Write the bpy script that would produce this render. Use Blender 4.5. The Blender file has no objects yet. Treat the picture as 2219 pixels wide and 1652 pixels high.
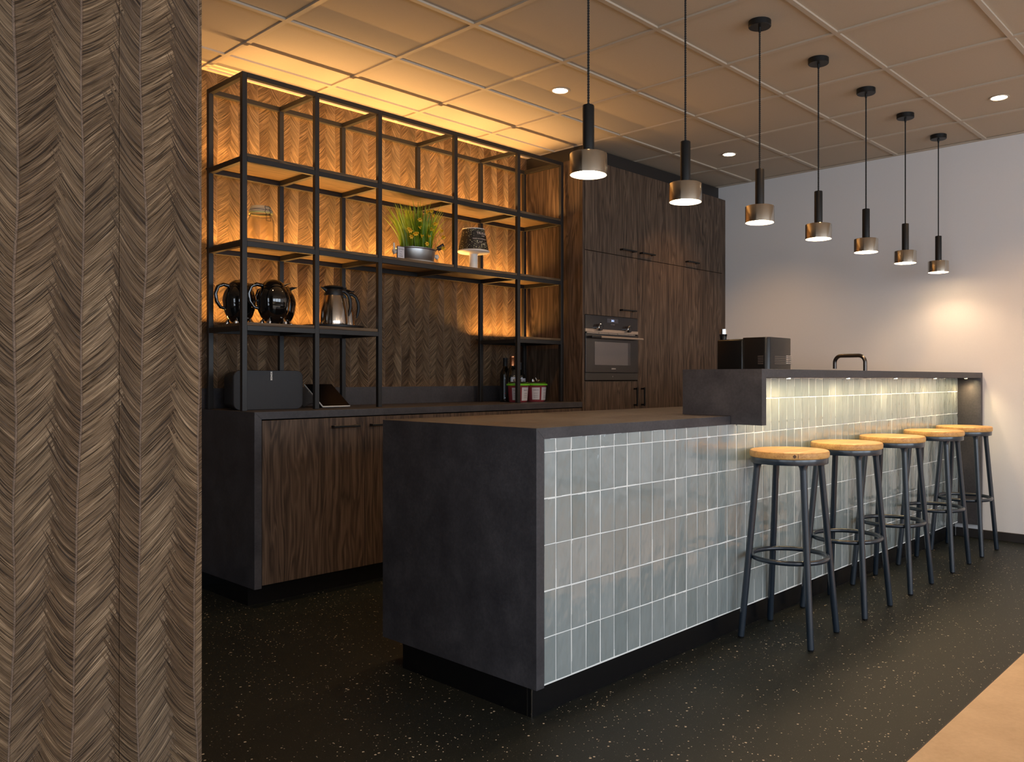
import bpy, bmesh, math, random
from mathutils import Vector, Matrix
random.seed(7)
PI = math.pi
col = bpy.context.scene.collection
scene = bpy.context.scene

# ------------------------------------------------------------------ camera
F = 1791.6; CX = 1250.3; HY = 820.7; YAW = 0.732032
H = 1.091; ZC = 2.717
cam_d = bpy.data.cameras.new('camera'); cam = bpy.data.objects.new('camera', cam_d); col.objects.link(cam)
cam_d.sensor_width = 36; cam_d.lens = F/2219*36
cam_d.shift_x = (1109.5-CX)/2219; cam_d.shift_y = (HY-826)/2219
cam.location = (0, 0, H); cam.rotation_euler = (PI/2, 0, -(PI/2-YAW))
cam_d.clip_start = .05
scene.camera = cam

# ------------------------------------------------------------------ node helpers
class V:
    """a socket in a node tree with arithmetic"""
    def __init__(s, nt, sock): s.nt, s.s = nt, sock
    def _m(s, op, *a):
        n = s.nt.nodes.new('ShaderNodeMath'); n.operation = op
        for i, x in enumerate((s,)+a):
            if isinstance(x, V): s.nt.links.new(x.s, n.inputs[i])
            else: n.inputs[i].default_value = x
        return V(s.nt, n.outputs[0])
    def __add__(s, o): return s._m('ADD', o)
    __radd__ = __add__
    def __mul__(s, o): return s._m('MULTIPLY', o)
    __rmul__ = __mul__
    def __sub__(s, o): return s._m('SUBTRACT', o)
    def __rsub__(s, o): return (s*-1)+o
    def __truediv__(s, o): return s._m('DIVIDE', o)
    def floor(s): return s._m('FLOOR')
    def frac(s): return s._m('FRACT')
    def gt(s, o): return s._m('GREATER_THAN', o)
    def lt(s, o): return s._m('LESS_THAN', o)
    def absv(s): return s._m('ABSOLUTE')
    def powr(s, o): return s._m('POWER', o)
    def minv(s, o): return s._m('MINIMUM', o)
    def maxv(s, o): return s._m('MAXIMUM', o)
    def rng(s, a, b, c=0., d=1.):
        n = s.nt.nodes.new('ShaderNodeMapRange'); s.nt.links.new(s.s, n.inputs[0])
        for i, x in enumerate((a, b, c, d)): n.inputs[i+1].default_value = x
        return V(s.nt, n.outputs[0])

class M:
    """material builder"""
    def __init__(s, name):
        s.m = bpy.data.materials.new(name); s.m.use_nodes = True; s.nt = s.m.node_tree
        s.b = s.nt.nodes['Principled BSDF']
        tc = s.nt.nodes.new('ShaderNodeTexCoord'); s.obj = tc.outputs['Object']
        sp = s.nt.nodes.new('ShaderNodeSeparateXYZ'); s.nt.links.new(s.obj, sp.inputs[0])
        s.x, s.y, s.z = (V(s.nt, sp.outputs[i]) for i in range(3))
    def vec(s, x, y, z):
        n = s.nt.nodes.new('ShaderNodeCombineXYZ')
        for i, q in enumerate((x, y, z)):
            if isinstance(q, V): s.nt.links.new(q.s, n.inputs[i])
            else: n.inputs[i].default_value = q
        return n.outputs[0]
    def noise(s, v, scale=1, detail=3, rough=.55, dist=0):
        n = s.nt.nodes.new('ShaderNodeTexNoise'); s.nt.links.new(v, n.inputs['Vector'])
        n.inputs['Scale'].default_value = scale; n.inputs['Detail'].default_value = detail
        n.inputs['Roughness'].default_value = rough; n.inputs['Distortion'].default_value = dist
        return V(s.nt, n.outputs['Fac'])
    def white(s, v):
        n = s.nt.nodes.new('ShaderNodeTexWhiteNoise'); s.nt.links.new(v, n.inputs['Vector'])
        return V(s.nt, n.outputs['Value'])
    def ramp(s, v, stops):
        n = s.nt.nodes.new('ShaderNodeValToRGB'); s.nt.links.new(v.s, n.inputs[0])
        e = n.color_ramp.elements
        while len(e) < len(stops): e.new(.5)
        for k, (p, c) in enumerate(stops):
            e[k].position = p; e[k].color = (*c, 1)
        return n.outputs[0]
    def mix(s, f, a, b, mode='MIX'):
        n = s.nt.nodes.new('ShaderNodeMix'); n.data_type = 'RGBA'; n.blend_type = mode
        for i, q in ((0, f), (6, a), (7, b)):
            if isinstance(q, V): s.nt.links.new(q.s, n.inputs[i])
            elif isinstance(q, bpy.types.NodeSocket): s.nt.links.new(q, n.inputs[i])
            elif isinstance(q, tuple): n.inputs[i].default_value = (*q, 1)
            else: n.inputs[i].default_value = q
        return n.outputs[2]
    def set(s, **k):
        for a, q in k.items():
            inp = s.b.inputs[a.replace('_', ' ')]
            if isinstance(q, V): s.nt.links.new(q.s, inp)
            elif isinstance(q, bpy.types.NodeSocket): s.nt.links.new(q, inp)
            elif isinstance(q, tuple) and len(q) == 3 and inp.type == 'RGBA': inp.default_value = (*q, 1)
            else: inp.default_value = q
        return s
    def bump(s, h, dist=.002, strength=1):
        n = s.nt.nodes.new('ShaderNodeBump'); s.nt.links.new(h.s, n.inputs['Height'])
        n.inputs['Distance'].default_value = dist; n.inputs['Strength'].default_value = strength
        s.nt.links.new(n.outputs[0], s.b.inputs['Normal']); return s

def plain(name, c, rough=.5, metal=0, **k):
    m = M(name); m.set(Base_Color=c, Roughness=rough, Metallic=metal, **k); return m.m
def emis(name, c, st):
    m = M(name); m.set(Base_Color=c, Emission_Color=c, Emission_Strength=st); return m.m

# woven palm leaf wall covering: feathers side by side
def palm():
    m = M('palm_leaf'); w = .118
    low = m.noise(m.vec(m.x*3, 0, m.z*1.1), 1, 2)
    xs = m.x/w + (low-.5)*.55 + .12
    i = xs.floor(); f = xs.frac()
    zz = m.z/w
    warp = m.noise(m.vec(i*3.1, 0, m.z*2.2), 1, 2)
    warp2 = m.noise(m.vec(i*5.7+9, 0, m.z*3.0), 1, 2)
    b = 1-f
    pR = zz - f*(.30+1.1*warp) - f*f*.30
    pL = zz - b*(.55+.5*warp2) - b*b*1.25
    def strands(p, d, k):
        v = m.vec(p*64, d*1.8, k)
        fine = m.noise(v, 1, 2, .5)
        clump = m.noise(m.vec(p*12, d*1.1, k+20), 1, 2, .5)
        groove = m.noise(m.vec(p*38, d*1.5, k+40), 1, 1, .5)
        return fine, clump, groove
    fR, cR, gR = strands(pR, f, i*7.3)
    fL, cL, gL = strands(pL, b, i*5.1+3)
    jag = m.noise(m.vec(pL*11, i*2.3, 4), 1, 2, .7)
    lowz = m.noise(m.vec(i*4.4, 2, m.z*3.4), 1, 1)
    edge = -.10 + jag*.75 + lowz*.54
    mask = f.gt(edge)
    fine = mask*fL + (1-mask)*fR; clump = mask*cL + (1-mask)*cR; groove = mask*gL + (1-mask)*gR
    dark = groove.rng(.33, .41, 1, 0)
    rib = ((f-.5).absv()).rng(.476, .488, 0, 1)
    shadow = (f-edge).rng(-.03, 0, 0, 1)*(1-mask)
    big = m.noise(m.vec(m.x*4, m.y, m.z*2), 1, 3)
    c1 = m.ramp(fine*.6+clump*.4, [(.30, (.058, .036, .021)), (.44, (.125, .083, .050)), (.56, (.205, .142, .088)), (.68, (.42, .31, .21))])
    c1 = m.mix(dark*.85, c1, (.024, .014, .008))
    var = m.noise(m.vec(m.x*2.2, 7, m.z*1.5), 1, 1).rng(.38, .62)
    rside = m.mix(var, m.mix(1.0, c1, (.62, .53, .44), 'MULTIPLY'), m.mix(1.0, c1, (1.22, 1.15, 1.04), 'MULTIPLY'))  # uneven light on the two feather halves painted into the colour, swapped by noise
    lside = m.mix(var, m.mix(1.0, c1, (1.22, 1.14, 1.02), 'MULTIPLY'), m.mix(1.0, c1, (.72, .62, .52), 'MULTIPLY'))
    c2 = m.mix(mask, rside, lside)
    c2 = m.mix(rib*.7, c2, (.24, .165, .12))
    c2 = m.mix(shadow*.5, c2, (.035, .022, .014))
    c4 = m.mix(big.rng(.35, .65)*.4, c2, m.mix(1.0, c2, (1.12, .96, .80), 'MULTIPLY'))
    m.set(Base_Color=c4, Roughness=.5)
    m.b.inputs['Specular IOR Level'].default_value = .4
    hgt = fine.rng(.3, .7)*.35 - dark*.5 + clump*.35 + rib*.5 + mask*.35
    m.bump(hgt, .0055, 1.0)
    return m.m

def wood(name, dark, mid, light, axis='z', rough=.5, scale=1.0, rw=.28):
    m = M(name)
    a, b, c = (m.x, m.y, m.z) if axis == 'z' else (m.y, m.z, m.x)
    # c = grain direction; slow wander makes cathedral figures
    wob = m.noise(m.vec(a*5*scale, b*5*scale, c*.9*scale), 1, 2)
    fig = m.noise(m.vec(a*11*scale+wob*2.2, b*11*scale+wob*2.2, c*.55*scale), 1, 3, .6)
    ring = (fig*9).frac()
    ring = (ring-.5).absv()*2
    fine = m.noise(m.vec(a*260*scale, b*260*scale, c*5*scale), 1, 3, .7)
    med = m.noise(m.vec(a*55*scale, b*55*scale, c*.8*scale), 1, 3, .6)
    t = ring*rw + fine*.4 + med*(.70-rw) - .05
    cc = m.ramp(t, [(.28, dark), (.5, mid), (.78, light)])
    m.set(Base_Color=cc, Roughness=rough)
    m.b.inputs['Specular IOR Level'].default_value = .35
    m.bump(t, .0006, .5)
    return m.m

def stone():
    m = M('dark_stone_laminate')
    n1 = m.noise(m.obj, 7, 5, .65); n2 = m.noise(m.obj, 90, 3, .7)
    c = m.ramp(n1*.6+n2*.4, [(.34, (.029, .027, .031)), (.5, (.044, .041, .045)), (.68, (.068, .062, .066))])
    m.set(Base_Color=c, Roughness=n1.rng(.3, .7, .42, .56))
    m.b.inputs['Specular IOR Level'].default_value = .45
    m.bump(n2, .0003, .4)
    return m.m

def tile_mat():
    m = M('glazed_tile')
    gx = ((m.x-1.966)/.0750).floor(); gz = ((m.z-.104)/.1497).floor()
    r = m.white(m.vec(gx, 0, gz)); r2 = m.white(m.vec(gx, 5, gz))
    base = m.mix(r, (.235, .27, .265), (.315, .35, .345))
    base = m.mix(r2.gt(.8)*.5, base, (.22, .255, .245))
    cl = m.noise(m.vec(m.x*14, m.y, m.z*9), 1, 3)
    base = m.mix(cl.rng(.4, .7)*.25, base, (.20, .23, .225))
    m.set(Base_Color=base, Roughness=.12, IOR=1.62)
    m.b.inputs['Coat Weight'].default_value = .8; m.b.inputs['Coat Roughness'].default_value = .03; m.b.inputs['Coat IOR'].default_value = 1.6
    wav = m.noise(m.vec(m.x*16+r*9, r2*9, m.z*9), 1, 2, .5)
    wav2 = m.noise(m.vec(m.x*60, 0, m.z*25+r*5), 1, 2, .5)
    m.bump(wav+wav2*.15, .016, .7)
    return m.m

def rubber():
    m = M('speckled_rubber_floor')
    def specks(sc, thr, seed):
        n = m.nt.nodes.new('ShaderNodeTexVoronoi'); n.inputs['Scale'].default_value = sc
        mp = m.nt.nodes.new('ShaderNodeMapping'); mp.inputs['Location'].default_value = (seed, seed*2, 0)
        m.nt.links.new(m.obj, mp.inputs[0]); m.nt.links.new(mp.outputs[0], n.inputs['Vector'])
        d = V(m.nt, n.outputs['Distance'])
        sep = m.nt.nodes.new('ShaderNodeSeparateColor'); m.nt.links.new(n.outputs['Color'], sep.inputs[0])
        rnd = V(m.nt, sep.outputs[0]); rnd2 = V(m.nt, sep.outputs[1])
        size = rnd2*.22+.10
        return d.lt(size)*rnd.gt(thr), rnd2
    s1, a1 = specks(140, .90, 0); s2, a2 = specks(75, .93, 3.3); s3, a3 = specks(260, .88, 7.1)
    cl = m.noise(m.obj, 2.3, 3)
    base = m.mix(m.noise(m.obj, 220, 2), (.004, .0065, .006), (.016, .020, .0175))
    c = m.mix(s3*.5, base, (.20, .19, .15))
    c = m.mix(s1*cl.rng(.35, .6, .3, 1), c, (.80, .72, .55))
    c = m.mix(s2*.8, c, (.70, .60, .45))
    m.set(Base_Color=c, Roughness=.5)
    m.b.inputs['Specular IOR Level'].default_value = .3
    m.bump(m.noise(m.obj, 300, 3), .0008, .5)
    return m.m

def beige_floor():
    m = M('beige_floor')
    n = m.noise(m.obj, 5, 5, .6); k = m.noise(m.obj, 60, 4)
    c = m.ramp(n*.7+k*.3, [(.35, (.46, .31, .17)), (.65, (.58, .41, .24))])
    m.set(Base_Color=c, Roughness=.45); return m.m

def plaster(name, a, b, sc=200, rough=.85, bd=.0006):
    m = M(name); n = m.noise(m.obj, sc, 4, .7)
    m.set(Base_Color=m.mix(n, a, b), Roughness=rough); m.bump(n, bd, .6); return m.m

def brushed():
    m = M('brushed_nickel')
    n = m.noise(m.vec(m.x*2, m.y*2, m.z*500), 1, 3, .7)
    m.set(Base_Color=m.mix(n, (.52, .47, .395), (.62, .56, .48)), Metallic=1.0, Roughness=.17)
    tg = m.nt.nodes.new('ShaderNodeTangent'); tg.direction_type = 'RADIAL'; tg.axis = 'Z'
    m.nt.links.new(tg.outputs[0], m.b.inputs['Tangent'])
    return m.m

MAT = dict(
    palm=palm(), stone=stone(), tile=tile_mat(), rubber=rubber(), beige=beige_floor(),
    walnut=wood('dark_walnut', (.026, .0155, .0098), (.076, .047, .030), (.160, .106, .071)),
    shelfwood=wood('shelf_wood', (.045, .026, .013), (.11, .068, .034), (.19, .125, .07), 'x', .5),
    oak=wood('seat_oak', (.36, .165, .045), (.60, .31, .095), (.74, .44, .16), 'x', .42, .9, .07),
    ceiling=plaster('ceiling_tile', (.43, .355, .27), (.51, .43, .335), 260),
    tbar=plain('ceiling_bar', (.47, .39, .30), .5),
    wallw=plaster('white_wall', (.70, .68, .67), (.74, .72, .71), 120, .8, .0004),
    grout=plaster('grout', (.80, .80, .77), (.88, .88, .84), 300),
    blk=plain('black_metal', (.006, .006, .006), .42, .0, Specular_IOR_Level=.35),
    rack=plaster('rack_steel', (.008, .007, .0065), (.013, .011, .010), 400, .45, .0001),
    navy=plain('stool_steel', (.009, .017, .028), .30, 0, Coat_Weight=.5, Coat_Roughness=.15),
    plinth=plain('plinth_black', (.004, .004, .0045), .25),
    darktrim=plain('dark_trim', (.020, .016, .014), .5),
    nickel=brushed(),
    white_in=plain('shade_inside', (.85, .85, .83), .5),
    bulb=emis('bulb_glow', (1, .72, .42), 60),
    dlamp=emis('downlight_glow', (1, .80, .55), 14),
    puck=emis('puck_glow', (1, .74, .42), 20),
    cord=plain('textile_cord', (.012, .011, .010), .8),
    dimwall=plaster('brown_wall', (.20, .165, .135), (.24, .20, .165), 120, .8, .0004),
    whitem=plain('white_enamel', (.75, .70, .62), .35),
    chrome=plain('chrome', (.62, .60, .57), .14, 1),
    steel=plain('stainless', (.62, .55, .48), .16, 1),
    gblack=plain('gloss_black', (.004, .004, .004), .05, 0, Coat_Weight=1.0),
    mblack=plain('matte_black', (.005, .0045, .005), .5),
    oblack=plain('oven_black', (.020, .017, .018), .16),
    ovenglass=plain('oven_glass', (.17, .155, .155), .12, .55),
    copperst=plain('oven_strip', (.46, .36, .28), .32, .6),
    green=plain('lime_plastic', (.17, .55, .02), .35),
    paper=plain('paper', (.56, .53, .56), .6),
    white=plain('white_plastic', (.72, .68, .62), .4),
    red=plain('red_sweets', (.20, .008, .010), .4),
    foil=plain('copper_foil', (.65, .24, .10), .25, .9),
    soil=plaster('soil', (.02, .012, .008), (.06, .04, .025), 60, .9, .004),
    zinc=plain('zinc', (.36, .36, .36), .3, .9),
    gold=plain('yellow_petal', (.85, .50, .02), .5),
    bulbskin=plain('bulb_skin', (.30, .16, .08), .6),
)
# leaf with translucency
lm = M('leaf'); lm.set(Base_Color=lm.ramp(lm.noise(lm.obj, 14, 2), [(.3, (.06, .15, .010)), (.5, (.19, .33, .02)), (.7, (.42, .52, .05))]), Roughness=.4)
_t = lm.nt.nodes.new('ShaderNodeBsdfTranslucent'); _t.inputs[0].default_value = (.45, .60, .05, 1)
_x = lm.nt.nodes.new('ShaderNodeMixShader'); _x.inputs[0].default_value = .4
_o = [n for n in lm.nt.nodes if n.type == 'OUTPUT_MATERIAL'][0]
lm.nt.links.new(lm.b.outputs[0], _x.inputs[1]); lm.nt.links.new(_t.outputs[0], _x.inputs[2]); lm.nt.links.new(_x.outputs[0], _o.inputs[0])
lm.b.inputs['Subsurface Weight'].default_value = 0
MAT['leaf'] = lm.m
def glassm(name, c, rough=.02, ior=1.45):
    m = M(name); m.set(Base_Color=c, Roughness=rough, Transmission_Weight=1.0, IOR=ior); return m.m
MAT['glass'] = glassm('jar_glass', (.97, .93, .84), .16, 1.12)
MAT['lidglass'] = plain('lid_glass', (.85, .74, .52), .3, 0, Transmission_Weight=.55)
MAT['tubm'] = plain('pink_plastic', (.42, .07, .085), .2, 0, Transmission_Weight=.35)
MAT['clearpl'] = glassm('clear_plastic', (.9, .85, .86), .08, 1.15)
MAT['dglass'] = plain('dark_glass', (.004, .005, .004), .05, 0, Coat_Weight=1.0)
# printed lamp shade
pm = M('printed_shade')
ang = pm.nt.nodes.new('ShaderNodeMath'); ang.operation = 'ARCTAN2'
pm.nt.links.new(pm.y.s, ang.inputs[0]); pm.nt.links.new(pm.x.s, ang.inputs[1])
an = V(pm.nt, ang.outputs[0])
vo = pm.nt.nodes.new('ShaderNodeTexVoronoi'); vo.inputs['Scale'].default_value = 1
pm.nt.links.new(pm.vec(an*13, 0, pm.z*150), vo.inputs['Vector'])
vd = V(pm.nt, vo.outputs['Distance']); sc_ = pm.nt.nodes.new('ShaderNodeSeparateColor'); pm.nt.links.new(vo.outputs['Color'], sc_.inputs[0])
rr_ = V(pm.nt, sc_.outputs[0])
# no doodles behind the printed words
band = (pm.z-.207).absv().lt(.009)
tb = (pm.z-.232).absv().lt(.020)*an.gt(-2.25)*an.lt(-1.0)
dood = vd.lt(rr_*.30+.08)*rr_.gt(.25)*(1-band)*(1-tb)
pm.set(Base_Color=pm.mix(dood, (.018, .014, .010), pm.mix(rr_, (.50, .55, .22), (.75, .70, .45))), Roughness=.55)
MAT['shade'] = pm.m

# ------------------------------------------------------------------ mesh helpers
class B:
    """collects shapes, builds one mesh object"""
    def __init__(s): s.bm = bmesh.new()
    def box(s, x0, x1, y0, y1, z0, z1, bev=0, mi=0, seg=1):
        r = bmesh.ops.create_cube(s.bm, size=1)
        vs = r['verts']
        for v in vs:
            v.co = Vector(((x0+x1)/2+v.co.x*(x1-x0), (y0+y1)/2+v.co.y*(y1-y0), (z0+z1)/2+v.co.z*(z1-z0)))
        fs = set(f for v in vs for f in v.link_faces)
        for f in fs: f.material_index = mi
        if bev:
            es = list(set(e for v in vs for e in v.link_edges))
            r = bmesh.ops.bevel(s.bm, geom=es, offset=bev, segments=seg, affect='EDGES', profile=.5)
            for f in r['faces']: f.material_index = mi
        return s
    def tube(s, pts, r, seg=12, mi=0, cap=True, closed=False):
        pts = [Vector(p) for p in pts]; n = len(pts); rings = []
        rs = r if isinstance(r, (list, tuple)) else [r]*n
        up = None
        for i, p in enumerate(pts):
            if closed: t = (pts[(i+1) % n]-pts[i-1]).normalized()
            elif i == 0: t = (pts[1]-p).normalized()
            elif i == n-1: t = (p-pts[i-1]).normalized()
            else: t = ((pts[i+1]-p).normalized()+(p-pts[i-1]).normalized()).normalized()
            if up is None: up = t.orthogonal().normalized()
            up = (up-t*up.dot(t)); up = up.normalized() if up.length > 1e-6 else t.orthogonal().normalized()
            bi = t.cross(up)
            rings.append([s.bm.verts.new(p+(up*math.cos(2*PI*k/seg)+bi*math.sin(2*PI*k/seg))*rs[i]) for k in range(seg)])
        for i in range(n if closed else n-1):
            a, b = rings[i], rings[(i+1) % n]
            for k in range(seg):
                f = s.bm.faces.new((a[k], a[(k+1) % seg], b[(k+1) % seg], b[k])); f.smooth = True; f.material_index = mi
        if cap and not closed:
            f = s.bm.faces.new(rings[0][::-1]); f.material_index = mi
            f = s.bm.faces.new(rings[-1]); f.material_index = mi
        return s
    def lathe(s, prof, c=(0, 0, 0), seg=32, mi=0, smooth=True, sx=1, sy=1):
        """prof: (r, z) points, r may be 0 at the ends"""
        rings = []
        for r, z in prof:
            if r < 1e-6: rings.append([s.bm.verts.new((c[0], c[1], c[2]+z))])
            else: rings.append([s.bm.verts.new((c[0]+sx*r*math.cos(2*PI*k/seg), c[1]+sy*r*math.sin(2*PI*k/seg), c[2]+z)) for k in range(seg)])
        for a, b in zip(rings, rings[1:]):
            for k in range(seg):
                k2 = (k+1) % seg
                if len(a) == 1 and len(b) == 1: continue
                if len(a) == 1: f = s.bm.faces.new((a[0], b[k2], b[k]))
                elif len(b) == 1: f = s.bm.faces.new((a[k], a[k2], b[0]))
                else: f = s.bm.faces.new((a[k], a[k2], b[k2], b[k]))
                f.smooth = smooth; f.material_index = mi
        return s
    def quad(s, *p, mi=0):
        f = s.bm.faces.new([s.bm.verts.new(q) for q in p]); f.material_index = mi; return s
    def build(s, name, mats, parent=None, loc=None, sharp=35):
        me = bpy.data.meshes.new(name)
        bmesh.ops.recalc_face_normals(s.bm, faces=s.bm.faces)
        if loc is not None:
            for v in s.bm.verts: v.co -= Vector(loc)
        s.bm.to_mesh(me); s.bm.free()
        for m in (mats if isinstance(mats, (list, tuple)) else [mats]): me.materials.append(MAT[m] if isinstance(m, str) else m)
        try: me.set_sharp_from_angle(angle=math.radians(sharp))
        except Exception: pass
        o = bpy.data.objects.new(name, me); col.objects.link(o)
        if parent is not None: o.parent = parent
        if loc is not None: o.location = loc
        return o

def thing(name, label, cat, loc=(0, 0, 0), rz=0, group=None):
    o = bpy.data.objects.new(name, None); col.objects.link(o); o.location = loc; o.rotation_euler = (0, 0, rz)
    o.empty_display_size = .05
    return tag(o, label, cat, group)
def tag(o, label, cat, group=None):
    o['label'] = label; o['category'] = cat
    if group: o['group'] = group
    return o
def struct(o): o['kind'] = 'structure'; return o
def copy_tree(o, parent=None):
    c = o.copy(); col.objects.link(c)
    if parent is not None: c.parent = parent
    for ch in [q for q in bpy.data.objects if q.parent == o]: copy_tree(ch, c)
    return c
def text_mesh(txt, size, depth=.0004, spacing=1.0, bold=0):
    cu = bpy.data.curves.new('t', 'FONT'); cu.body = txt; cu.size = size; cu.extrude = depth; cu.align_x = 'CENTER'; cu.align_y = 'CENTER'
    cu.space_character = spacing; cu.offset = bold
    o = bpy.data.objects.new('t', cu); col.objects.link(o)
    dg = bpy.context.evaluated_depsgraph_get(); me = bpy.data.meshes.new_from_object(o.evaluated_get(dg))
    bpy.data.objects.remove(o); bpy.data.curves.remove(cu)
    return me
def text_obj(name, txt, size, mat, parent, loc, rot, depth=.0004, spacing=1.0, fn=None, bold=0):
    me = text_mesh(txt, size, depth, spacing, bold); me.name = name
    if fn:
        for v in me.vertices: v.co = fn(v.co)
    me.materials.clear(); me.materials.append(MAT[mat])
    o = bpy.data.objects.new(name, me); col.objects.link(o)
    if parent is not None: o.parent = parent
    o.location = loc; o.rotation_euler = rot
    return o
FACE = (PI/2, 0, 0)      # text standing upright, facing the bar side (-y)

# ------------------------------------------------------------------ the room
XW = 6.047; YB = 4.368; XL = -3.0; YN = -4.0
struct(B().box(XL, XW, .878, YB, -.05, 0).build('floor', 'rubber'))
struct(B().box(XL, XW, YN, .874, -.05, 0.0005).build('floor', 'beige'))
struct(B().box(XL, XW, .874, .878, -.05, .001).build('trim_1', 'darktrim'))
struct(B().box(XW, XW+.12, YN, YB+.12, -.05, ZC+.1).build('wall_right', 'wallw'))
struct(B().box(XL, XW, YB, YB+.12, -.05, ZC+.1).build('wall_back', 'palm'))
struct(B().box(XW-.014, XW, YN, 1.88, 0, .06, .002).build('baseboard_right', 'darktrim'))
struct(B().box(XL, 1.884, YB-.014, YB, 0, .10, .002).build('baseboard_back', 'plinth'))
# near partition with the same covering, two sheets with a seam
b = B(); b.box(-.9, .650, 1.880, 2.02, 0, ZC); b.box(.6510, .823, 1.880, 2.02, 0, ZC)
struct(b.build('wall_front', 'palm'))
# ceiling: tiles above a grid of bars
b = B()
gx = [1.914+.6*k for k in range(-9, 8)]; gy = [3.495+.6*k for k in range(-13, 3)]
gx = [g for g in gx if XL < g < XW]; gy = [g for g in gy if YN < g < YB]
xs = [XL]+gx+[XW]; ys = [YN]+gy+[YB]
b.box(XL, XW, YN, YB, ZC+.012, ZC+.1)
for i in range(len(xs)-1):
    for j in range(len(ys)-1):
        a = .004
        b.box(xs[i]+a, xs[i+1]-a, ys[j]+a, ys[j+1]-a, ZC+.008, ZC+.0125)
for g in gx: b.box(g-.012, g+.012, YN, YB, ZC-.001, ZC+.010, mi=1)
for g in gy: b.box(XL, XW, g-.012, g+.012, ZC-.0012, ZC+.010, mi=1)
b.box(XW-.022, XW, YN, YB, ZC-.002, ZC+.006, mi=1)
b.box(XL, XW, YB-.022, YB, ZC-.002, ZC+.006, mi=1)
struct(b.build('ceiling', ['ceiling', 'tbar']))
# unseen sides of the room with its windows
b = B()
b.box(XL-.12, XL, YN, YB, -.05, .5); b.box(XL-.12, XL, YN, YB, 2.5, ZC+.1)
for y0, y1 in ((YN, -3.4), (-.9, -.6), (1.7, YB)): b.box(XL-.12, XL, y0, y1, .5, 2.5)
struct(b.build('wall_left', 'dimwall'))
b = B()
b.box(XL, XW, YN-.12, YN, -.05, .4); b.box(XL, XW, YN-.12, YN, 2.5, ZC+.1)
for x0, x1 in ((XL, -2.4), (.0, .3), (2.7, 3.0), (5.4, XW)): b.box(x0, x1, YN-.12, YN, .4, 2.5)
struct(b.build('wall_near', 'dimwall'))

# ------------------------------------------------------------------ kitchen island
YBB_ = 2.102; YF = 1.858; ZT = .932; XI = 1.8735; YIB = 2.692
isl = thing('kitchen_island', 'long kitchen island clad in glossy grey green tiles on black plinth', 'kitchen island', (XI, YF, 0))
def rel(o, root):
    """keep world placement when parenting to an unrotated root"""
    o.parent = root; o.location = Vector(o.location)-Vector(root.location); return o
rel(B().box(XI+.036, 6.03, YF+.014, YIB, .095, .893).box(3.085, 6.0, YF+.014, 2.085, .89, 1.093).build('carcass', 'walnut'), isl)
rel(B().box(1.878, 6.03, 1.886, 2.569, 0, .1).build('plinth', 'plinth'), isl)
rel(B().box(1.8775, 1.8805, 1.8832, 1.8862, 0, .1).box(1.8770, 1.8785, 1.902, 1.9045, 0, .1).build('plinth_corner_profile', 'chrome'), isl)
rel(B().box(XI+.036, 6.0, YF+.0018, YF+.014, .100, .896).box(3.077, 6.0, YF+.0018, YF+.014, .89, 1.093).build('grout_bed', 'grout'), isl)
# tiles, each slightly out of true
b = B(); rows = [.104+.1497*k for k in range(8)]
rnd = random.Random(3)
k = -1
while True:
    x0 = 1.966+.075*k; x1 = x0+.075; k += 1
    if x0 > 5.99: break
    xa = max(x0+.0021, XI+.037); xb_ = min(x1-.0021, 5.998)
    if xb_-xa < .006: continue
    for r in range(7):
        xa = max(x0+.0021, XI+.037)
        z0 = rows[r]+.0017; z1 = rows[r+1]-.0017
        top = 1.092 if x0 > 3.077-.06 else .896
        if r >= 6: xa = max(xa, 3.0785)
        if z0 > top-.004 or xb_-xa < .004: continue
        z1 = min(z1, top)
        if r == 5 and x0 < 3.077-.06: z1 = min(z1, .896)
        tx, tz, of = rnd.uniform(-.0013, .0013), rnd.uniform(-.0018, .0018), rnd.uniform(-.0005, .0005)
        if r == 5 and xa < 3.0785 < xb_: z1 = .896
        bb = bmesh.new(); rr = bmesh.ops.create_cube(bb, size=1)
        for v in bb.verts:
            fx, fz = v.co.x*2, v.co.z*2
            jx = rnd.uniform(-.0006, .0006); jz = rnd.uniform(-.0006, .0006)
            if v.co.y < 0: yy = YF+of+tx*fx*.5+tz*fz*.5
            else: yy = YF+.008
            v.co = Vector(((xa+xb_)/2+v.co.x*(xb_-xa)+jx, yy, (z0+z1)/2+v.co.z*(z1-z0)+jz))
        bmesh.ops.bevel(bb, geom=[e for e in bb.edges if all(v.co.y < YF+.004 for v in e.verts)], offset=.0012, segments=2, affect='EDGES')
        me = bpy.data.meshes.new('q'); bb.to_mesh(me); bb.free(); b.bm.from_mesh(me); bpy.data.meshes.remove(me)
rel(b.build('tile_cladding', 'tile', sharp=60), isl)
# worktop with mitred waterfall end
wt = thing('island_worktop', 'dark stone worktop of the island with waterfall end nearest the camera', 'worktop', (XI, YF, 0))
T = .036
bm = B()
p = [(XI, .094), (XI, ZT), (6.03, ZT), (6.03, ZT-T), (XI+T, ZT-T), (XI+T, .094)]
def prism(b, prof, y0, y1):
    a = [b.bm.verts.new((x, y0, z)) for x, z in prof]; c = [b.bm.verts.new((x, y1, z)) for x, z in prof]
    n = len(prof); b.bm.faces.new(a); b.bm.faces.new(c[::-1])
    for i in range(n): b.bm.faces.new((a[i], c[i], c[(i+1) % n], a[(i+1) % n]))
    return b
def mitre(prof, name, y0, y1):
    b = prism(B(), prof, y0, y1)
    bmesh.ops.recalc_face_normals(b.bm, faces=b.bm.faces)
    bmesh.ops.bevel(b.bm, geom=list(b.bm.edges), offset=.0007, segments=1, affect='EDGES')
    return b.build(name, 'stone')
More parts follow.
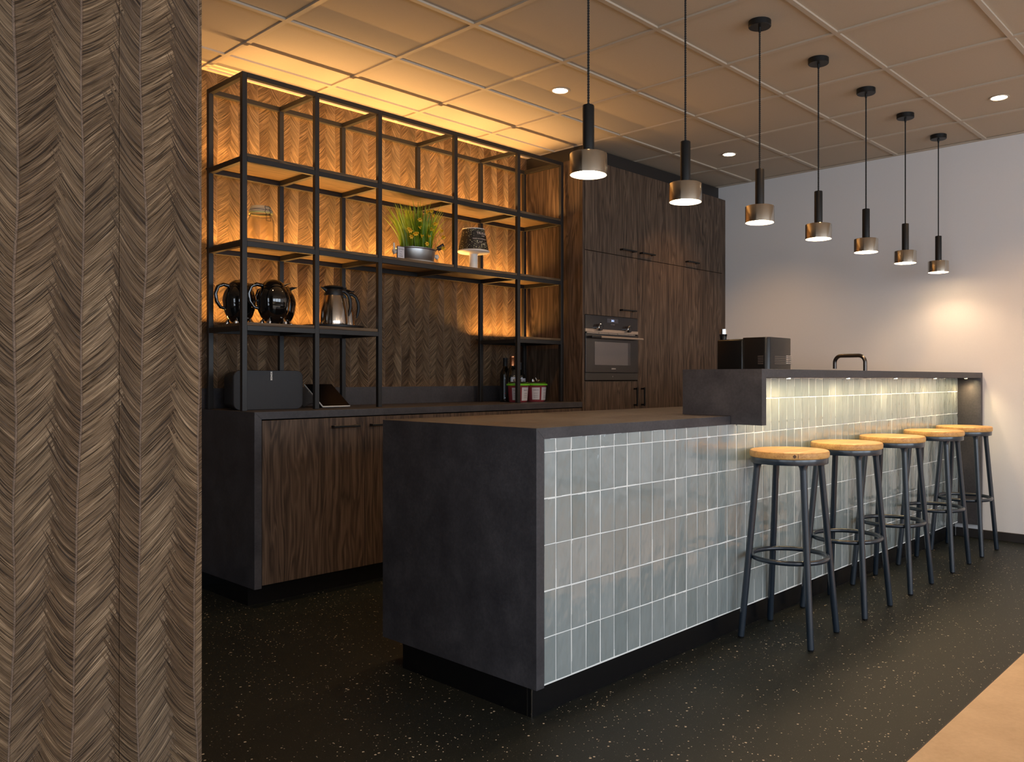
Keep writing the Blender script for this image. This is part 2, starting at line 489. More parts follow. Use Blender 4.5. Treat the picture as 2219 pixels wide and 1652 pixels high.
b = prism(B(), [(XI, ZT), (3.04, ZT), (3.04, ZT-T), (XI+T, ZT-T)], YF-.001, YIB)
b = b.box(3.04, 6.03, YBB_+.001, YIB, ZT-T, ZT)
rel(b.build('slab', 'stone'), wt)
rel(mitre([(XI, .094), (XI, ZT), (XI+T, ZT-T), (XI+T, .094)], 'waterfall_panel', YF-.001, YIB), wt)
# raised bar shelf
XB, YBF, YBB, ZBT = 3.041, 1.709, 2.102, 1.131
bar = thing('bar_counter', 'raised dark stone bar counter standing on the island above the stools', 'bar counter', (XB, YBF, 0))
def mitred(prof, name, y0, y1): return rel(mitre(prof, name, y0, y1), bar)
mitred([(XB, ZBT), (6.034, ZBT), (5.998, ZBT-T), (XB+T, ZBT-T)], 'top', YBF, YBB)
b = prism(B(), [(XB, .933), (XB, ZBT), (XB+T, ZBT-T), (XB+T, .933)], YBF, YBB)
b.box(XB, XB+T, YBF, YF-.0015, .897, .933)
rel(b.build('left_panel', 'stone'), bar)
mitred([(5.998, .095), (5.998, ZBT-T), (6.034, ZBT), (6.034, .095)], 'right_panel', YBF, YF+.004)
# puck lights under the bar top
PX = [3.416, 4.05, 4.685, 5.33, 5.93]
for i, x in enumerate(PX):
    t = rel(B().lathe([(0, ZBT-T-.0005), (.014, ZBT-T-.0005), (.014, ZBT-T-.003), (.011, ZBT-T-.004), (.0, ZBT-T-.004)], (x, 1.785, 0)).build('spot_light', 'chrome'), bar)
    t2 = B().lathe([(0, ZBT-T-.0035), (.009, ZBT-T-.0035), (.009, ZBT-T-.0045), (.0, ZBT-T-.0045)], (x, 1.785, 0)).build('lens', 'puck')
    t2.parent = t

# ------------------------------------------------------------------ base cabinets along the wall
YC = 3.74; XC = 1.885
sw = thing('cabinet_worktop', 'dark stone worktop with waterfall end along the palm covered wall', 'worktop', (XC, YC, 0))
rel(mitre([(XC, ZT), (4.217, ZT), (4.217, ZT-T), (XC+T, ZT-T)], 'slab', YC, YB-.02), sw)
rel(mitre([(XC, .092), (XC, ZT), (XC+T, ZT-T), (XC+T, .092)], 'waterfall_panel', YC, YB-.02), sw)
rel(B().box(XC-.3, 4.217, YB-.02, YB-.001, ZT, 1.040, .0008).build('upstand', 'stone'), sw)
def bar_handle(x0, x1, y, z, vertical=False, parent=None, base=None):
    b = B(); r = .0055
    if vertical: # x, z0..z1
        b.box(x0-r, x0+r, y-.036, y-.024, z, x1, .0015)
        for zz in (z+.004, x1-.016): b.box(x0-r, x0+r, y-.028, y, zz, zz+.012)
    else:
        b.box(x0, x1, y-.036, y-.024, z-r, z+r, .0015)
        for xx in (x0+.004, x1-.016): b.box(xx, xx+.012, y-.028, y, z-r, z+r)
    o = b.build('handle', 'blk')
    if base is not None: o.location = -Vector(base)
    if parent is not None: o.parent = parent
    return o
NM = ['leftmost', 'second', 'third', 'fourth']
base_x = [1.923, 2.493, 3.066, 3.640, 4.215]
for i in range(4):
    x0, x1 = base_x[i], base_x[i+1]
    lab = ['walnut base cabinet at left end of wall run, its door fully visible',
           'walnut base cabinet beside the leftmost one, mostly hidden behind the island',
           'walnut base cabinet below the hanging flower shelf, only its top strip visible',
           'walnut base cabinet next to the tall oven column, only its top strip visible'][i]
    c = thing('base_cabinet', lab, 'cabinet', (x0, YC, 0), group='base cabinets under the wall worktop')
    rel(B().box(x0, x1, YC+.024, YB-.03, .11, .888).build('carcass', 'walnut'), c)
    b = B().box(x0 if i else 1.894, x1-.0005, YC+.085, YC+.10, 0, .11)
    if i == 0: b.box(1.894, 1.910, YC+.10, YB-.015, 0, .091)
    rel(b.build('plinth', 'plinth'), c)
    d = rel(B().box(x0+.0015, x1-.0015, YC+.001, YC+.020, .105, .890, .0008).build('door', 'walnut'), c)
    hx = [(2.290, 2.444), (2.518, 2.672), (3.44, 3.594), (3.665, 3.819)][i]
    hnd = bar_handle(hx[0], hx[1], YC+.001, .846); hnd.parent = d

# ------------------------------------------------------------------ tall cabinets, oven
tx = [4.243, 4.831, 5.424, 5.990]
tall = []
labs = ['tall walnut cabinet column with built-in oven between its doors',
        'tall walnut cabinet with full height door right of the oven',
        'tall walnut cabinet furthest right beside the white wall']
for i in range(3):
    x0, x1 = tx[i], tx[i+1]
    c = thing('tall_cabinet', labs[i], 'cabinet', (x0, YC, 0)); tall.append(c)
    b = B()
    if i == 0:
        b.box(4.219, 4.239, YC, YB-.002, 0, 2.600)                      # end panel towards the rack
        b.box(x0, x1, YC+.024, YB-.01, .11, 1.074).box(x0, x1, YC+.024, YB-.01, 1.533, 2.600)
        b.box(x0, x1, YC+.40, YB-.01, 1.07, 1.54)
    else: b.box(x0, x1, YC+.024, YB-.01, .11, 2.600)
    if i == 2: b.box(x1+.001, XW-.002, YC+.004, YC+.03, 0, 2.600)
    rel(b.build('carcass', 'walnut'), c)
    rel(B().box(x0, x1-.0005, YC+.085, YC+.10, 0, .11).build('plinth', 'plinth'), c)
    doors = [(1.977, 2.600), (1.533, 1.973), (.105, 1.072)] if i == 0 else [(1.977, 2.600), (.105, 1.973)]
    for z0, z1 in doors:
        d = rel(B().box(x0+.0015, x1-.0015, YC+.001, YC+.020, z0, z1, .0008).build('door', 'walnut'), c)
        if z0 > 1.9:
            hx = [(4.620, 4.782), (4.852, 5.012), (5.445, 5.603)][i]; hh = bar_handle(hx[0], hx[1], YC+.001, 2.018)
        elif z0 > 1.5: hh = bar_handle(4.617, 4.782, YC+.001, 1.583)
        else:
            hh = bar_handle([4.790, 4.878, 5.46][i], 1.026, YC+.001, .888, True)
        hh.parent = d
struct(B().box(4.302, XW-.002, 3.812, YB-.002, 2.6005, ZC-.003).build('trim_2', 'darktrim'))
ov = thing('oven', 'built-in compact oven with two knobs and small blue display', 'oven', (4.243, YC, 0))
x0, x1 = 4.245, 4.829
rel(B().box(x0, x1, YC+.012, YC+.38, 1.079, 1.530).build('body', 'mblack'), ov)
cp = rel(B().box(x0, x1, YC-.004, YC+.012, 1.436, 1.530, .0008).build('control_panel', 'oblack'), ov)
pt = rel(B().box(x0, x1, YC-.006, YC+.010, 1.414, 1.4355, .0006).build('trim_strip', 'copperst'), ov)
b = B()
for xx in (4.262, 4.395, 4.5, 4.6, 4.72, 4.79): b.box(xx, xx+.008, YC-.002, YC+.01, 1.405, 1.4135)
b.box(4.262, 4.80, YC+.006, YC+.010, 1.405, 1.4135)
rel(b.build('vent', 'copperst'), ov)
for xx in (4.378, 4.701):
    kb = rel(B().lathe([(0, 0), (.024, 0), (.0245, .004), (.0245, .028), (.022, .030)], seg=32).build('knob', 'chrome'), ov)
    kb.rotation_euler = (PI/2, 0, 0); kb.location = Vector((xx, YC-.004, 1.447))-ov.location
    fc = B().lathe([(.022, .030), (.021, .0285), (0, .0285)], seg=32).build('knob_face', 'oblack'); fc.parent = kb
dsp = rel(B().box(4.474, 4.597, YC-.0052, YC-.0042, 1.485, 1.515).build('display', plain('display_grey', (.06, .055, .065), .2)), ov)
MAT['lcd'] = emis('lcd_digits', (.45, .6, 1.0), 1.3)
text_obj('display_digits', '20:2', .018, 'lcd', dsp, (4.536, YC-.0055, 1.500), FACE, .0002)
MAT['lettering'] = plain('lettering', (.45, .40, .36), .4)
text_obj('symbols', 'o  o  o  o  ooooo', .006, 'lettering', cp, (4.538, YC-.0045, 1.474), FACE, .0002)
dr = rel(B().box(x0, x1, YC-.006, YC+.012, 1.134, 1.404, .001).build('oven_door', 'oblack'), ov)
w = B().box(4.340, 4.737, YC-.0068, YC-.0058, 1.186, 1.348).build('window', 'ovenglass'); w.parent = dr
w2 = B().box(4.708, 4.737, YC-.0072, YC-.0064, 1.186, 1.348).build('window_edge', plain('window_edge', (.045, .040, .042), .2)); w2.parent = dr
text_obj('brand_lettering', 'SIEMENS', .013, 'lettering', dr, (4.545, YC-.0065, 1.160), FACE, .0002, 1.0, None, .0004)
hb = rel(B().tube([(4.36, YC-.047, 1.378), (4.832, YC-.047, 1.378)], .008).build('handle', 'copperst'), ov)
hc = B().box(4.262, 4.36, YC-.052, YC-.040, 1.370, 1.386, .003).box(4.262, 4.282, YC-.045, YC-.006, 1.372, 1.384).build('handle_mount', 'mblack'); hc.parent = hb; hc2 = B().box(4.800, 4.818, YC-.045, YC-.006, 1.372, 1.384).build('handle_mount', 'mblack'); hc2.parent = hb
wd = rel(B().box(x0, x1, YC-.004, YC+.012, 1.080, 1.131, .001).build('warming_drawer', plain('drawer_grey', (.030, .027, .026), .3)), ov)
text_obj('drawer_symbol', '8', .012, 'lettering', wd, (4.538, YC-.0045, 1.105), FACE, .0002)
# ------------------------------------------------------------------ steel rack
RX = [1.899, 2.290, 2.679, 3.222, 3.751, 4.166]; PW = .025
RY0, RY1 = 3.890, 4.255
LV = [(2.561, 2.586), (2.150, 2.176), (1.737, 1.763), (1.326, 1.351)]
rack = thing('shelving_rack', 'tall open black steel rack with wooden shelves standing on the wall worktop', 'shelf', (RX[0], RY0, ZT))
for i, x in enumerate(RX):
    for y in (RY0, RY1):
        z0 = ZT+.0005 if i != 3 else LV[2][0]
        rel(B().box(x, x+PW, y, y+PW, z0, LV[0][1], .0012).build('post', 'rack'), rack)
def rails(i0, i1, lv):
    z0, z1 = LV[lv]
    for y in (RY0, RY1):
        for i in range(i0, i1):
            rel(B().box(RX[i]+PW, RX[i+1], y, y+PW, z0, z1, .0008).build('rail', 'rack'), rack)
    for i in range(i0, i1+1):
        rel(B().box(RX[i], RX[i]+PW, RY0+PW, RY1, z0, z1, .0008).build('cross_rail', 'rack'), rack)
for lv, i0, i1 in ((0, 0, 5), (1, 0, 5), (2, 0, 5), (3, 0, 2), (3, 4, 5)): rails(i0, i1, lv)
rel(B().box(RX[0]+PW+.003, RX[5]-.003, 3.956, 3.976, LV[1][1]+.0165, LV[1][1]+.024).build('led_profile', 'darktrim'), rack)
for lv, i0, i1 in ((1, 0, 5), (2, 0, 5), (3, 0, 2), (3, 4, 5)):
    z = LV[lv][1]
    for i in range(i0, i1):
        rel(B().box(RX[i]+PW+.001, RX[i+1]-.001, RY0+.004, RY1+.018, z+.001, z+.016, .0008).build('shelf', 'shelfwood'), rack)
    rel(B().box(RX[i0]+.01, RX[i1]+.01, RY1+PW+.0205, RY1+PW+.032, z+.002, z+.010).build('led_profile', 'darktrim'), rack)

# ------------------------------------------------------------------ pendant lamps
LX = [2.180+.595*k for k in range(7)]; LY = 1.905
plab = ['nearest nickel and black pendant lamp hanging in front of the rack end',
        'second nearest pendant lamp, in front of the tall cabinets',
        'third nearest pendant lamp, hanging above the black coffee machine',
        'middle pendant lamp of the seven, with three nearer and three farther',
        'third pendant lamp counting from the far wall',
        'pendant lamp second from the far end of the row',
        'furthest pendant lamp, smallest in view, next to the right wall']
g = 'pendant lamps in a row above the bar'
pl = thing('pendant_lamp', plab[0], 'lamp', (LX[0], LY, 1.803), group=g)
def part(b, name, mat, root, **k): o = b.build(name, mat, **k); o.parent = root; return o
sh = part(B().lathe([(.0655, 0), (.0655, .072), (.0645, .0745), (.062, .0755), (.022, .0758)], seg=64).lathe([(.0655, 0), (.0630, .0005), (.0630, .070), (.0, .0705)], seg=64, mi=1), 'shade', ['nickel', 'white_in'], pl)
part(B().lathe([(0, .0735), (.0205, .0735), (.0205, .242), (.0195, .2445), (.0, .2445)], seg=32), 'neck', 'blk', pl)
part(B().lathe([(0, -.004), (.010, -.002), (.019, .006), (.0225, .018), (.0215, .030), (.014, .048), (.012, .0695), (0, .0695)], seg=24), 'light_bulb', 'bulb', pl)
ztop = ZC-1.803+.0075
cb = B()
n = 33*8
for ph in (0, PI):
    cb.tube([(.0022*math.cos(ph+i*2*PI/8), .0022*math.sin(ph+i*2*PI/8), .2445+(ztop-.048-.2445)*i/n) for i in range(n+1)], .0023, 6)
part(cb, 'cord', 'cord', pl)
part(B().lathe([(0, ztop-.027), (.049, ztop-.027), (.0515, ztop-.024), (.0515, ztop), (0, ztop)], seg=40).lathe([(0, ztop-.050), (.0055, ztop-.049), (.0065, ztop-.027), (0, ztop-.027)], seg=16), 'ceiling_canopy', 'blk', pl)
lamps = [pl]
for k in range(1, 7):
    c = copy_tree(pl); c.location = (LX[k], LY, 1.803); c['label'] = plab[k]; lamps.append(c)

# ------------------------------------------------------------------ downlights
dl = thing('ceiling_downlight', 'round recessed ceiling downlight left of the nearest pendant lamp', 'ceiling light', (3.421, 3.202, ZC+.0075), group='recessed downlights')
part(B().lathe([(.050, .004), (.055, -.0015), (.0535, -.004), (.044, -.0035), (.042, .0035)], seg=40), 'trim_ring', 'tbar', dl)
part(B().lathe([(0, -.0008), (.043, -.0008), (.043, -.0016), (0, -.0016)], seg=40), 'lens', 'dlamp', dl)
for (x, y), lab in (((5.216, 3.198), 'round recessed ceiling downlight between the second and third pendant lamps'), ((5.212, 1.386), 'round recessed ceiling downlight at far right above the white wall')):
    c = copy_tree(dl); c.location = (x, y, ZC+.0075); c['label'] = lab

# ------------------------------------------------------------------ bar stools
slab = ['nearest bar stool with round oak seat, knot mark on its rim',
        'second nearest bar stool with round oak seat on black legs',
        'middle bar stool of the five along the tiled bar',
        'fourth bar stool from the camera, its legs overlapping the furthest one',
        'furthest bar stool in the corner by the white wall']
st = thing('bar_stool', slab[0], 'stool', (3.221, 1.680, 0), math.radians(5.5), group='bar stools along the tiled bar')
part(B().lathe([(0, .7595), (.161, .7595), (.1645, .763), (.1655, .770), (.1655, .780), (.163, .7865), (.158, .789), (.02, .7885), (0, .787)], seg=72), 'seat', 'oak', st)
part(B().lathe([(.120, .7590), (.160, .7590), (.1605, .757), (.1605, .737), (.1595, .735), (.120, .735), (.120, .7590)], seg=72), 'seat_frame', 'navy', st)
for sx, sy in ((-1, 1), (1, 1), (-1, -1), (1, -1)):
    q0 = Vector((sx*.100, sy*.100, .7345)); q1 = Vector((sx*.151, sy*.151, .006))
    l = part(B().tube([q0, q0.lerp(q1, .012), q0.lerp(q1, .03), q1], [.021, .0162, .0142, .0140], 16), 'leg', 'navy', st)
    ft = B().tube([q1, q1+Vector((sx*.0004, sy*.0004, -.006))], [.0136, .0112], 16).build('foot_cap', 'mblack'); ft.parent = l
zr = .337; rr = (.100+(.7345-zr)/.7285*.051)*math.sqrt(2)-.0235
part(B().tube([(rr*math.cos(2*PI*k/64), rr*math.sin(2*PI*k/64), zr) for k in range(64)], .0105, 12, closed=True), 'footrest_ring', 'navy', st)
for k, (x, y, r) in enumerate([(3.80, 1.683, .5), (4.372, 1.685, 0), (5.003, 1.684, .5), (5.555, 1.684, -.5)]):
    c = copy_tree(st); c.location = (x, y, 0); c.rotation_euler = (0, 0, math.radians(r)); c['label'] = slab[k+1]

b = B(); n = 10
for a0, wd, z0, z1 in ((-150.5, 2.6, .766, .781), (-145.5, .5, .763, .785)):
    for i in range(n):
        t0, t1 = i/n, (i+1)/n
        f0, f1 = math.radians(a0-wd+2*wd*t0), math.radians(a0-wd+2*wd*t1)
        h0, h1 = math.sin(PI*max(t0, .02)), math.sin(PI*min(max(t1, .02), .98)); zm = (z0+z1)/2; hh = (z1-z0)/2; q = .1659
        b.quad((q*math.cos(f0), q*math.sin(f0), zm-hh*h0), (q*math.cos(f1), q*math.sin(f1), zm-hh*h1), (q*math.cos(f1), q*math.sin(f1), zm+hh*h1), (q*math.cos(f0), q*math.sin(f0), zm+hh*h0))
part(b, 'wood_knot', plain('knot', (.10, .045, .018), .6), st)
# ------------------------------------------------------------------ things on the rack
S2 = LV[2][1]+.0165; S3 = LV[3][1]+.0165
# clip top jar
j = thing('clip_top_jar', 'large glass storage jar with wire clip lid on the rack', 'jar', (2.088, 4.075, S2))
part(B().lathe([(0, 0), (.060, 0), (.066, .006), (.067, .020), (.067, .115), (.064, .130), (.056, .145), (.053, .150), (.053, .160), (.050, .160), (.050, .150), (.053, .143), (.061, .128), (.064, .113), (.064, .02), (.060, .008), (0, .006)], seg=48), 'body', 'glass', j)
part(B().lathe([(0, .168), (.052, .168), (.057, .172), (.057, .183), (.052, .188), (.051, .196), (.046, .201), (0, .199)], seg=48), 'lid', 'lidglass', j)
part(B().lathe([(.052, .1605), (.0585, .1605), (.0585, .1675), (.052, .1675), (.052, .1605)], seg=48), 'gasket', plain('rubber_gasket', (.75, .60, .18), .5), j)
def wire(b, pts, r=.0013): return b.tube(pts, r, 6)
b = B()
for rr_, zz_ in ((.059, .178), (.0565, .152)): wire(b, [(rr_*math.cos(2*PI*k/40), rr_*math.sin(2*PI*k/40), zz_) for k in range(40)]+[(rr_, 0, zz_)])
for dx in (-.012, .012): wire(b, [(dx, -.056, .196), (dx*1.3, -.060, .188), (dx*.8, -.062, .178), (dx*1.4, -.062, .168), (dx*.9, -.063, .155), (dx, -.068, .12)])
wire(b, [(-.012, -.068, .12), (.012, -.068, .12)]); wire(b, [(-.012, -.056, .196), (.012, -.056, .196)])
w_ = part(b, 'wire_clip', 'mblack', j); j.rotation_euler = (0, 0, math.radians(6))

# planter with dwarf daffodils
pf = thing('daffodil_planter', 'zinc bowl of yellow dwarf daffodils with long green leaves on rack', 'plant', (3.075, 4.075, S2))
part(B().lathe([(0, 0), (.108, 0), (.118, .018), (.121, .020), (.108, .022), (0, .010)], seg=48, sx=1.06, sy=.80), 'dish', 'whitem', pf)
part(B().lathe([(0, .021), (.110, .021), (.114, .026), (.124, .086), (.130, .091), (.130, .095), (.122, .095), (.118, .080), (0, .078)], seg=64, sx=1.02, sy=.80), 'bowl', 'zinc', pf)
for sx in (-1, 1):
    b = B().tube([(sx*.126, 0, .075), (sx*.146, 0, .068), (sx*.160, 0, .058), (sx*.166, 0, .068), (sx*.160, 0, .080)], [.006, .013, .011, .009, .005], 10)
    if sx < 0: b.tube([(-.150, .012, .070), (-.152, .012, .118)], [.007, .005], 8)
    part(b, 'bowl_handle', 'whitem', pf)
part(B().lathe([(0, .082), (.117, .080), (.119, .076), (0, .072)], seg=40, sx=1.0, sy=.78), 'soil', 'soil', pf)
rn = random.Random(11)
b = B()
for k in range(26):
    a = rn.uniform(0, 2*PI); r = rn.uniform(.02, .105); x, y = r*math.cos(a), r*.75*math.sin(a)
    s_ = rn.uniform(.010, .016); b.lathe([(0, -.008), (s_*.8, -.002), (s_, .005), (s_*.6, .016), (.002, .026), (0, .027)], (x, y, .084), 10)
part(b, 'flower_bulbs', 'bulbskin', pf)['kind'] = 'stuff'
b = B()
def blade(b, p, lean, h, w, twist):
    n = 8; pts = []
    for i in range(n+1):
        t = i/n; c = Vector((p[0]+lean[0]*t*t, p[1]+lean[1]*t*t, p[2]+h*t*(1-.06*t)))
        ww = w*(1-t**3)*(.55+.45*min(1, t*4)) if t < 1 else .0003
        a = twist+t*.8; dv = Vector((math.cos(a), math.sin(a), 0))*ww
        dn = Vector((-math.sin(a), math.cos(a), 0))*ww*.25
        pts.append((b.bm.verts.new(c-dv), b.bm.verts.new(c+dn), b.bm.verts.new(c+dv)))
    for q, r in zip(pts, pts[1:]):
        for m in (0, 1):
            f = b.bm.faces.new((q[m], q[m+1], r[m+1], r[m])); f.smooth = True
for k in range(200):
    a = rn.uniform(0, 2*PI); r = math.sqrt(rn.random())*.108; x, y = r*math.cos(a), r*.72*math.sin(a)
    h = rn.uniform(.17, .285)*(1.0+.14*math.cos(x*18)); lean = (x*rn.uniform(.25, 1.05)+rn.uniform(-.045, .045), y*.4+rn.uniform(-.02, .02))
    if x < -.06: lean = (lean[0]-.02, lean[1])
    blade(b, (x, y, .085), lean, h, rn.uniform(.0036, .0066), rn.uniform(0, PI))
lv_ = part(b, 'leaves', 'leaf', pf); lv_['kind'] = 'stuff'
# flowers: a stem each, six petals and a trumpet
fl = [(-.045, .255), (.060, .300), (.022, .315), (-.028, .215), (.065, .245), (.058, .215), (.135, .215), (.155, .180), (-.10, .185), (-.085, .165), (-.125, .190), (-.07, .170), (-.035, .160), (.020, .165), (.045, .32), (-.095, .150), (.015, .120), (.145, .11)]
for fx, fz in fl:
    base = (fx*.6, rn.uniform(-.05, .01), .085); top = Vector((fx, rn.uniform(-.105, -.07), fz))
    b = B().tube([base, Vector(base).lerp(top, .5)+Vector((0, 0, .015)), top], .0013, 6)
    sm = part(b, 'flower_stem', 'leaf', pf)
    b = B(); tilt = Matrix.Rotation(rn.uniform(-.7, .7), 3, 'Z') @ Matrix.Rotation(rn.uniform(.9, 1.6), 3, 'X')
    for q in range(6):
        a = q*PI/3; d = Vector((math.cos(a), math.sin(a), 0)); s_ = Vector((-math.sin(a), math.cos(a), 0))
        pts = [Vector((0, 0, 0)), d*.008+s_*.005, d*.017+Vector((0, 0, -.001)), d*.008-s_*.005]
        b.bm.faces.new([b.bm.verts.new(tilt @ p_+top) for p_ in pts])
    st_ = len(b.bm.verts)
    b2 = B().lathe([(.003, 0), (.004, .007), (.006, .012), (.005, .0115), (.0025, .001)], seg=10)
    for v in b2.bm.verts: v.co = tilt @ v.co + top
    me = bpy.data.meshes.new('q'); b2.bm.to_mesh(me); b2.bm.free(); b.bm.from_mesh(me); bpy.data.meshes.remove(me)
    hd = b.build('blossom', 'gold'); hd.parent = sm
# black plant tag stuck in the bowl
tg = part(B().box(-.030, .030, -.001, .001, -.014, .014, .001).box(-.045, -.028, -.0008, .0008, -.004, .004), 'plant_label', 'mblack', pf)
tg.location = (.142, -.06, .118); tg.rotation_euler = (0, -.55, 0)
text_obj('label_lettering', 'NARCIS', .011, 'lettering', tg, (0, -.0014, .002), FACE, .0002)
# small price card
cd = thing('card_holder', 'small white printed card in a dark holder before the zinc bowl', 'card', (2.868, 3.945, S2))
part(B().box(-.026, .026, -.003, .003, 0, .075, .0006), 'holder', 'mblack', cd)
cc_ = part(B().box(-.023, .023, -.0042, -.0032, .003, .072), 'card', 'paper', cd)
for t_, z_, s_ in (('Red Velvet', .058, .0085), ('wine', .044, .005), ('Mojave', .030, .0065), ('CAKE', .018, .010)):
    text_obj('card_lettering', t_, s_, 'mblack', cc_, (0, -.0045, z_), FACE, .0001)

# table lamp with printed shade
tl = thing('table_lamp', 'small white table lamp with black printed shade on the rack', 'lamp', (3.537, 4.08, S2))
part(B().box(-.088, .088, -.060, .060, 0, .016, .012, seg=3), 'base', 'white', tl)
part(B().lathe([(.031, .012), (.029, .020), (.0275, .030), (.0275, .118), (.030, .124)], seg=32), 'stem', 'white', tl)
part(B().lathe([(0, .116), (.030, .117), (.095, .124), (.1045, .130), (.1045, .136), (.096, .141), (0, .141)], seg=56), 'saucer', 'white', tl)
ss = part(B().lathe([(.0985, .1415), (.0715, .2735), (.0705, .2735), (.0975, .1415)], seg=64), 'shade', 'shade', tl)
part(B().lathe([(.0715, .2737), (.072, .278), (.066, .279), (.0, .2785)], seg=64), 'rim', 'white', tl)
def on_cone(z0, r_off=.0006, a0=-1.62):
    def fn(co):
        z = z0+co.y; t = (z-.1415)/(.132); R = .0985-.027*t+r_off+co.z; a = a0+co.x/R
        return Vector((R*math.cos(a), R*math.sin(a), z))
    return fn
MAT['print'] = plain('shade_print', (.62, .50, .42), .5)
for t_, s_, z_, a0 in (('TRUELIME', .021, .243, -1.42), ('STUDIO', .008, .226, -1.42), ('Bedankt voor je bijdrage groep', .0085, .207, -1.72), ('ART', .010, .172, -1.45), ('d o', .014, .186, -1.75)):
    text_obj('print_lettering', t_, s_, 'print', ss, (0, 0, 0), (0, 0, 0), .0002, 1.0, on_cone(z_, a0=a0), .0002)
b = B(); wire(b, [(.050, -.03, .118), (.051, -.03, .070), (.050, -.03, .055)], .0008); b.box(.044, .056, -.0308, -.0292, .018, .100, .0006)
hg = part(b, 'hang_tag', 'mblack', tl)

# ball shaped black thermos jugs
def jug(name, label, loc, rz, beak):
    t = thing(name, label, 'thermos jug', loc, rz, 'glossy black ball shaped jugs')
    R = .083
    prof = [(0, .004), (.030, .004)]+[(R*math.sin(a)*(1 if a > PI/2 else .96), .112-.110*math.cos(a)*(1 if a < PI/2 else 1.03)) for a in [PI*.13+PI*.80*k/20 for k in range(21)]]+[(.012, .226), (0, .227)]
    part(B().lathe(prof, seg=48), 'body', 'gblack', t)
    part(B().lathe([(.0585, .192), (.0595, .194), (.050, .213), (.030, .228), (0, .235)], seg=40), 'lid', 'gblack', t)
    part(B().tube([(-.050, 0, .197), (-.085, 0, .203), (-.112, 0, .190), (-.124, 0, .155), (-.118, 0, .115), (-.098, 0, .086), (-.075, 0, .080)], [.010, .010, .0095, .009, .009, .0085, .007], 14), 'handle', 'gblack', t)
    part(B().tube([(.045, 0, .204), (.070, 0, .213), (.092, 0, .220)], [.013, .008, .001], 8), 'spout', beak, t)
    for a in (-.9, .9, PI-.9, PI+.9):
        c, s = math.cos(a), math.sin(a)
        part(B().tube([(.066*c, .066*s, .001), (.064*c, .064*s, .012), (.058*c, .058*s, .030)], [.011, .013, .004], 10), 'foot', 'steel', t)
    return t
jug('ball_jug', 'leftmost glossy black ball jug, standing behind the corner post', (2.010, 4.150, S3), math.radians(0), 'mblack')
jug('ball_jug', 'middle glossy black ball jug with pale steel spout in front', (2.117, 4.000, S3), math.radians(-8), 'steel')
jug('ball_jug', 'rearmost glossy black ball jug peeking out at right', (2.243, 4.165, S3), math.radians(-14), 'mblack')
# steel flasks on a round tray
ty = thing('round_tray', 'flat round black tray under the steel flasks', 'tray', (2.507, 4.077, S3))
part(B().lathe([(0, 0), (.158, 0), (.166, .004), (.168, .015), (.164, .015), (.160, .006), (0, .005)], seg=64), 'plate', 'mblack', ty)
def flask(label, loc, rz):
    t = thing('steel_flask', label, 'thermos flask', loc, rz, 'stainless steel flasks on the tray')
    part(B().lathe([(0, 0), (.074, 0), (.076, .004), (.0755, .03), (.070, .085), (.060, .130), (.051, .165), (.050, .168)], seg=56), 'body', 'steel', t)
    part(B().lathe([(.050, .168), (.0505, .170), (.047, .190), (.043, .204), (.040, .207), (0, .207)], seg=40).tube([(-.035, 0, .192), (-.055, 0, .204), (-.072, 0, .210)], [.016, .010, .003], 10), 'collar', 'mblack', t)
    part(B().lathe([(0, .206), (.046, .207), (.053, .212), (.050, .218), (.030, .223), (0, .224)], seg=40).box(.040, .075, -.010, .010, .209, .216, .003), 'lid', 'mblack', t)
    part(B().tube([(.036, 0, .196), (.062, 0, .196), (.084, 0, .180), (.097, 0, .150), (.100, 0, .115), (.093, 0, .080), (.088, 0, .062)], [.010, .011, .011, .011, .010, .008, .004], 12), 'handle', 'mblack', t)
    return t
flask('front stainless steel flask with black lid and curved handle', (2.464, 3.998, S3+.0065), math.radians(-6))
flask('rear stainless steel flask, mostly hidden behind the front one', (2.592, 4.125, S3+.0065), math.radians(-14))

# ------------------------------------------------------------------ things on the wall worktop
sp_ = thing('speaker', 'black wireless loudspeaker on worktop behind the rack corner post', 'speaker', (2.100, 4.075, ZT+.0005), math.radians(-5))
def rounded(b, w, h, d0, d1, r, k=10, mi=0):
    pts = []
    for cx_, cz_, a0 in ((w/2-r, h-r, 0), (-w/2+r, h-r, PI/2), (-w/2+r, r, PI), (w/2-r, r, 1.5*PI)):
        for i in range(k+1):
            a = a0+PI/2*i/k; pts.append((cx_+r*math.cos(a), cz_+r*math.sin(a)))
    return pts
def rbox(name, mat, root, w, h, y0, y1, r, taper=1.0, off=(0, 0, 0)):
    b = B(); P = rounded(b, w, h, y0, y1, r); lay = []
    for y, s in ((y0, .985), (y0+.003, 1.0), (y1-.004, taper), (y1, taper*.98)):
        lay.append([b.bm.verts.new((off[0]+x*s, off[1]+y, off[2]+h/2+(z-h/2)*s)) for x, z in P])
    n = len(P)
    for p_, q_ in zip(lay, lay[1:]):
        for i in range(n):
            f = b.bm.faces.new((p_[i], q_[i], q_[(i+1) % n], p_[(i+1) % n])); f.smooth = True
    b.bm.faces.new(lay[0]); b.bm.faces.new(lay[-1][::-1])
    return part(b, name, mat, root)
rbox('cabinet', 'mblack', sp_, .360, .198, -.064, .085, .034, .93)
gm = M('speaker_grille'); gv = gm.nt.nodes.new('ShaderNodeTexVoronoi'); gv.inputs['Scale'].default_value = 500; gm.nt.links.new(gm.obj, gv.inputs['Vector'])
gm.set(Base_Color=(.008, .0065, .0075), Roughness=.55); gm.bump(V(gm.nt, gv.outputs['Distance']), .0006, .6); MAT['grille'] = gm.m
rbox('front_grille', 'grille', sp_, .362, .200, -.078, -.064, .034, 1.0, (0, 0, -.0))
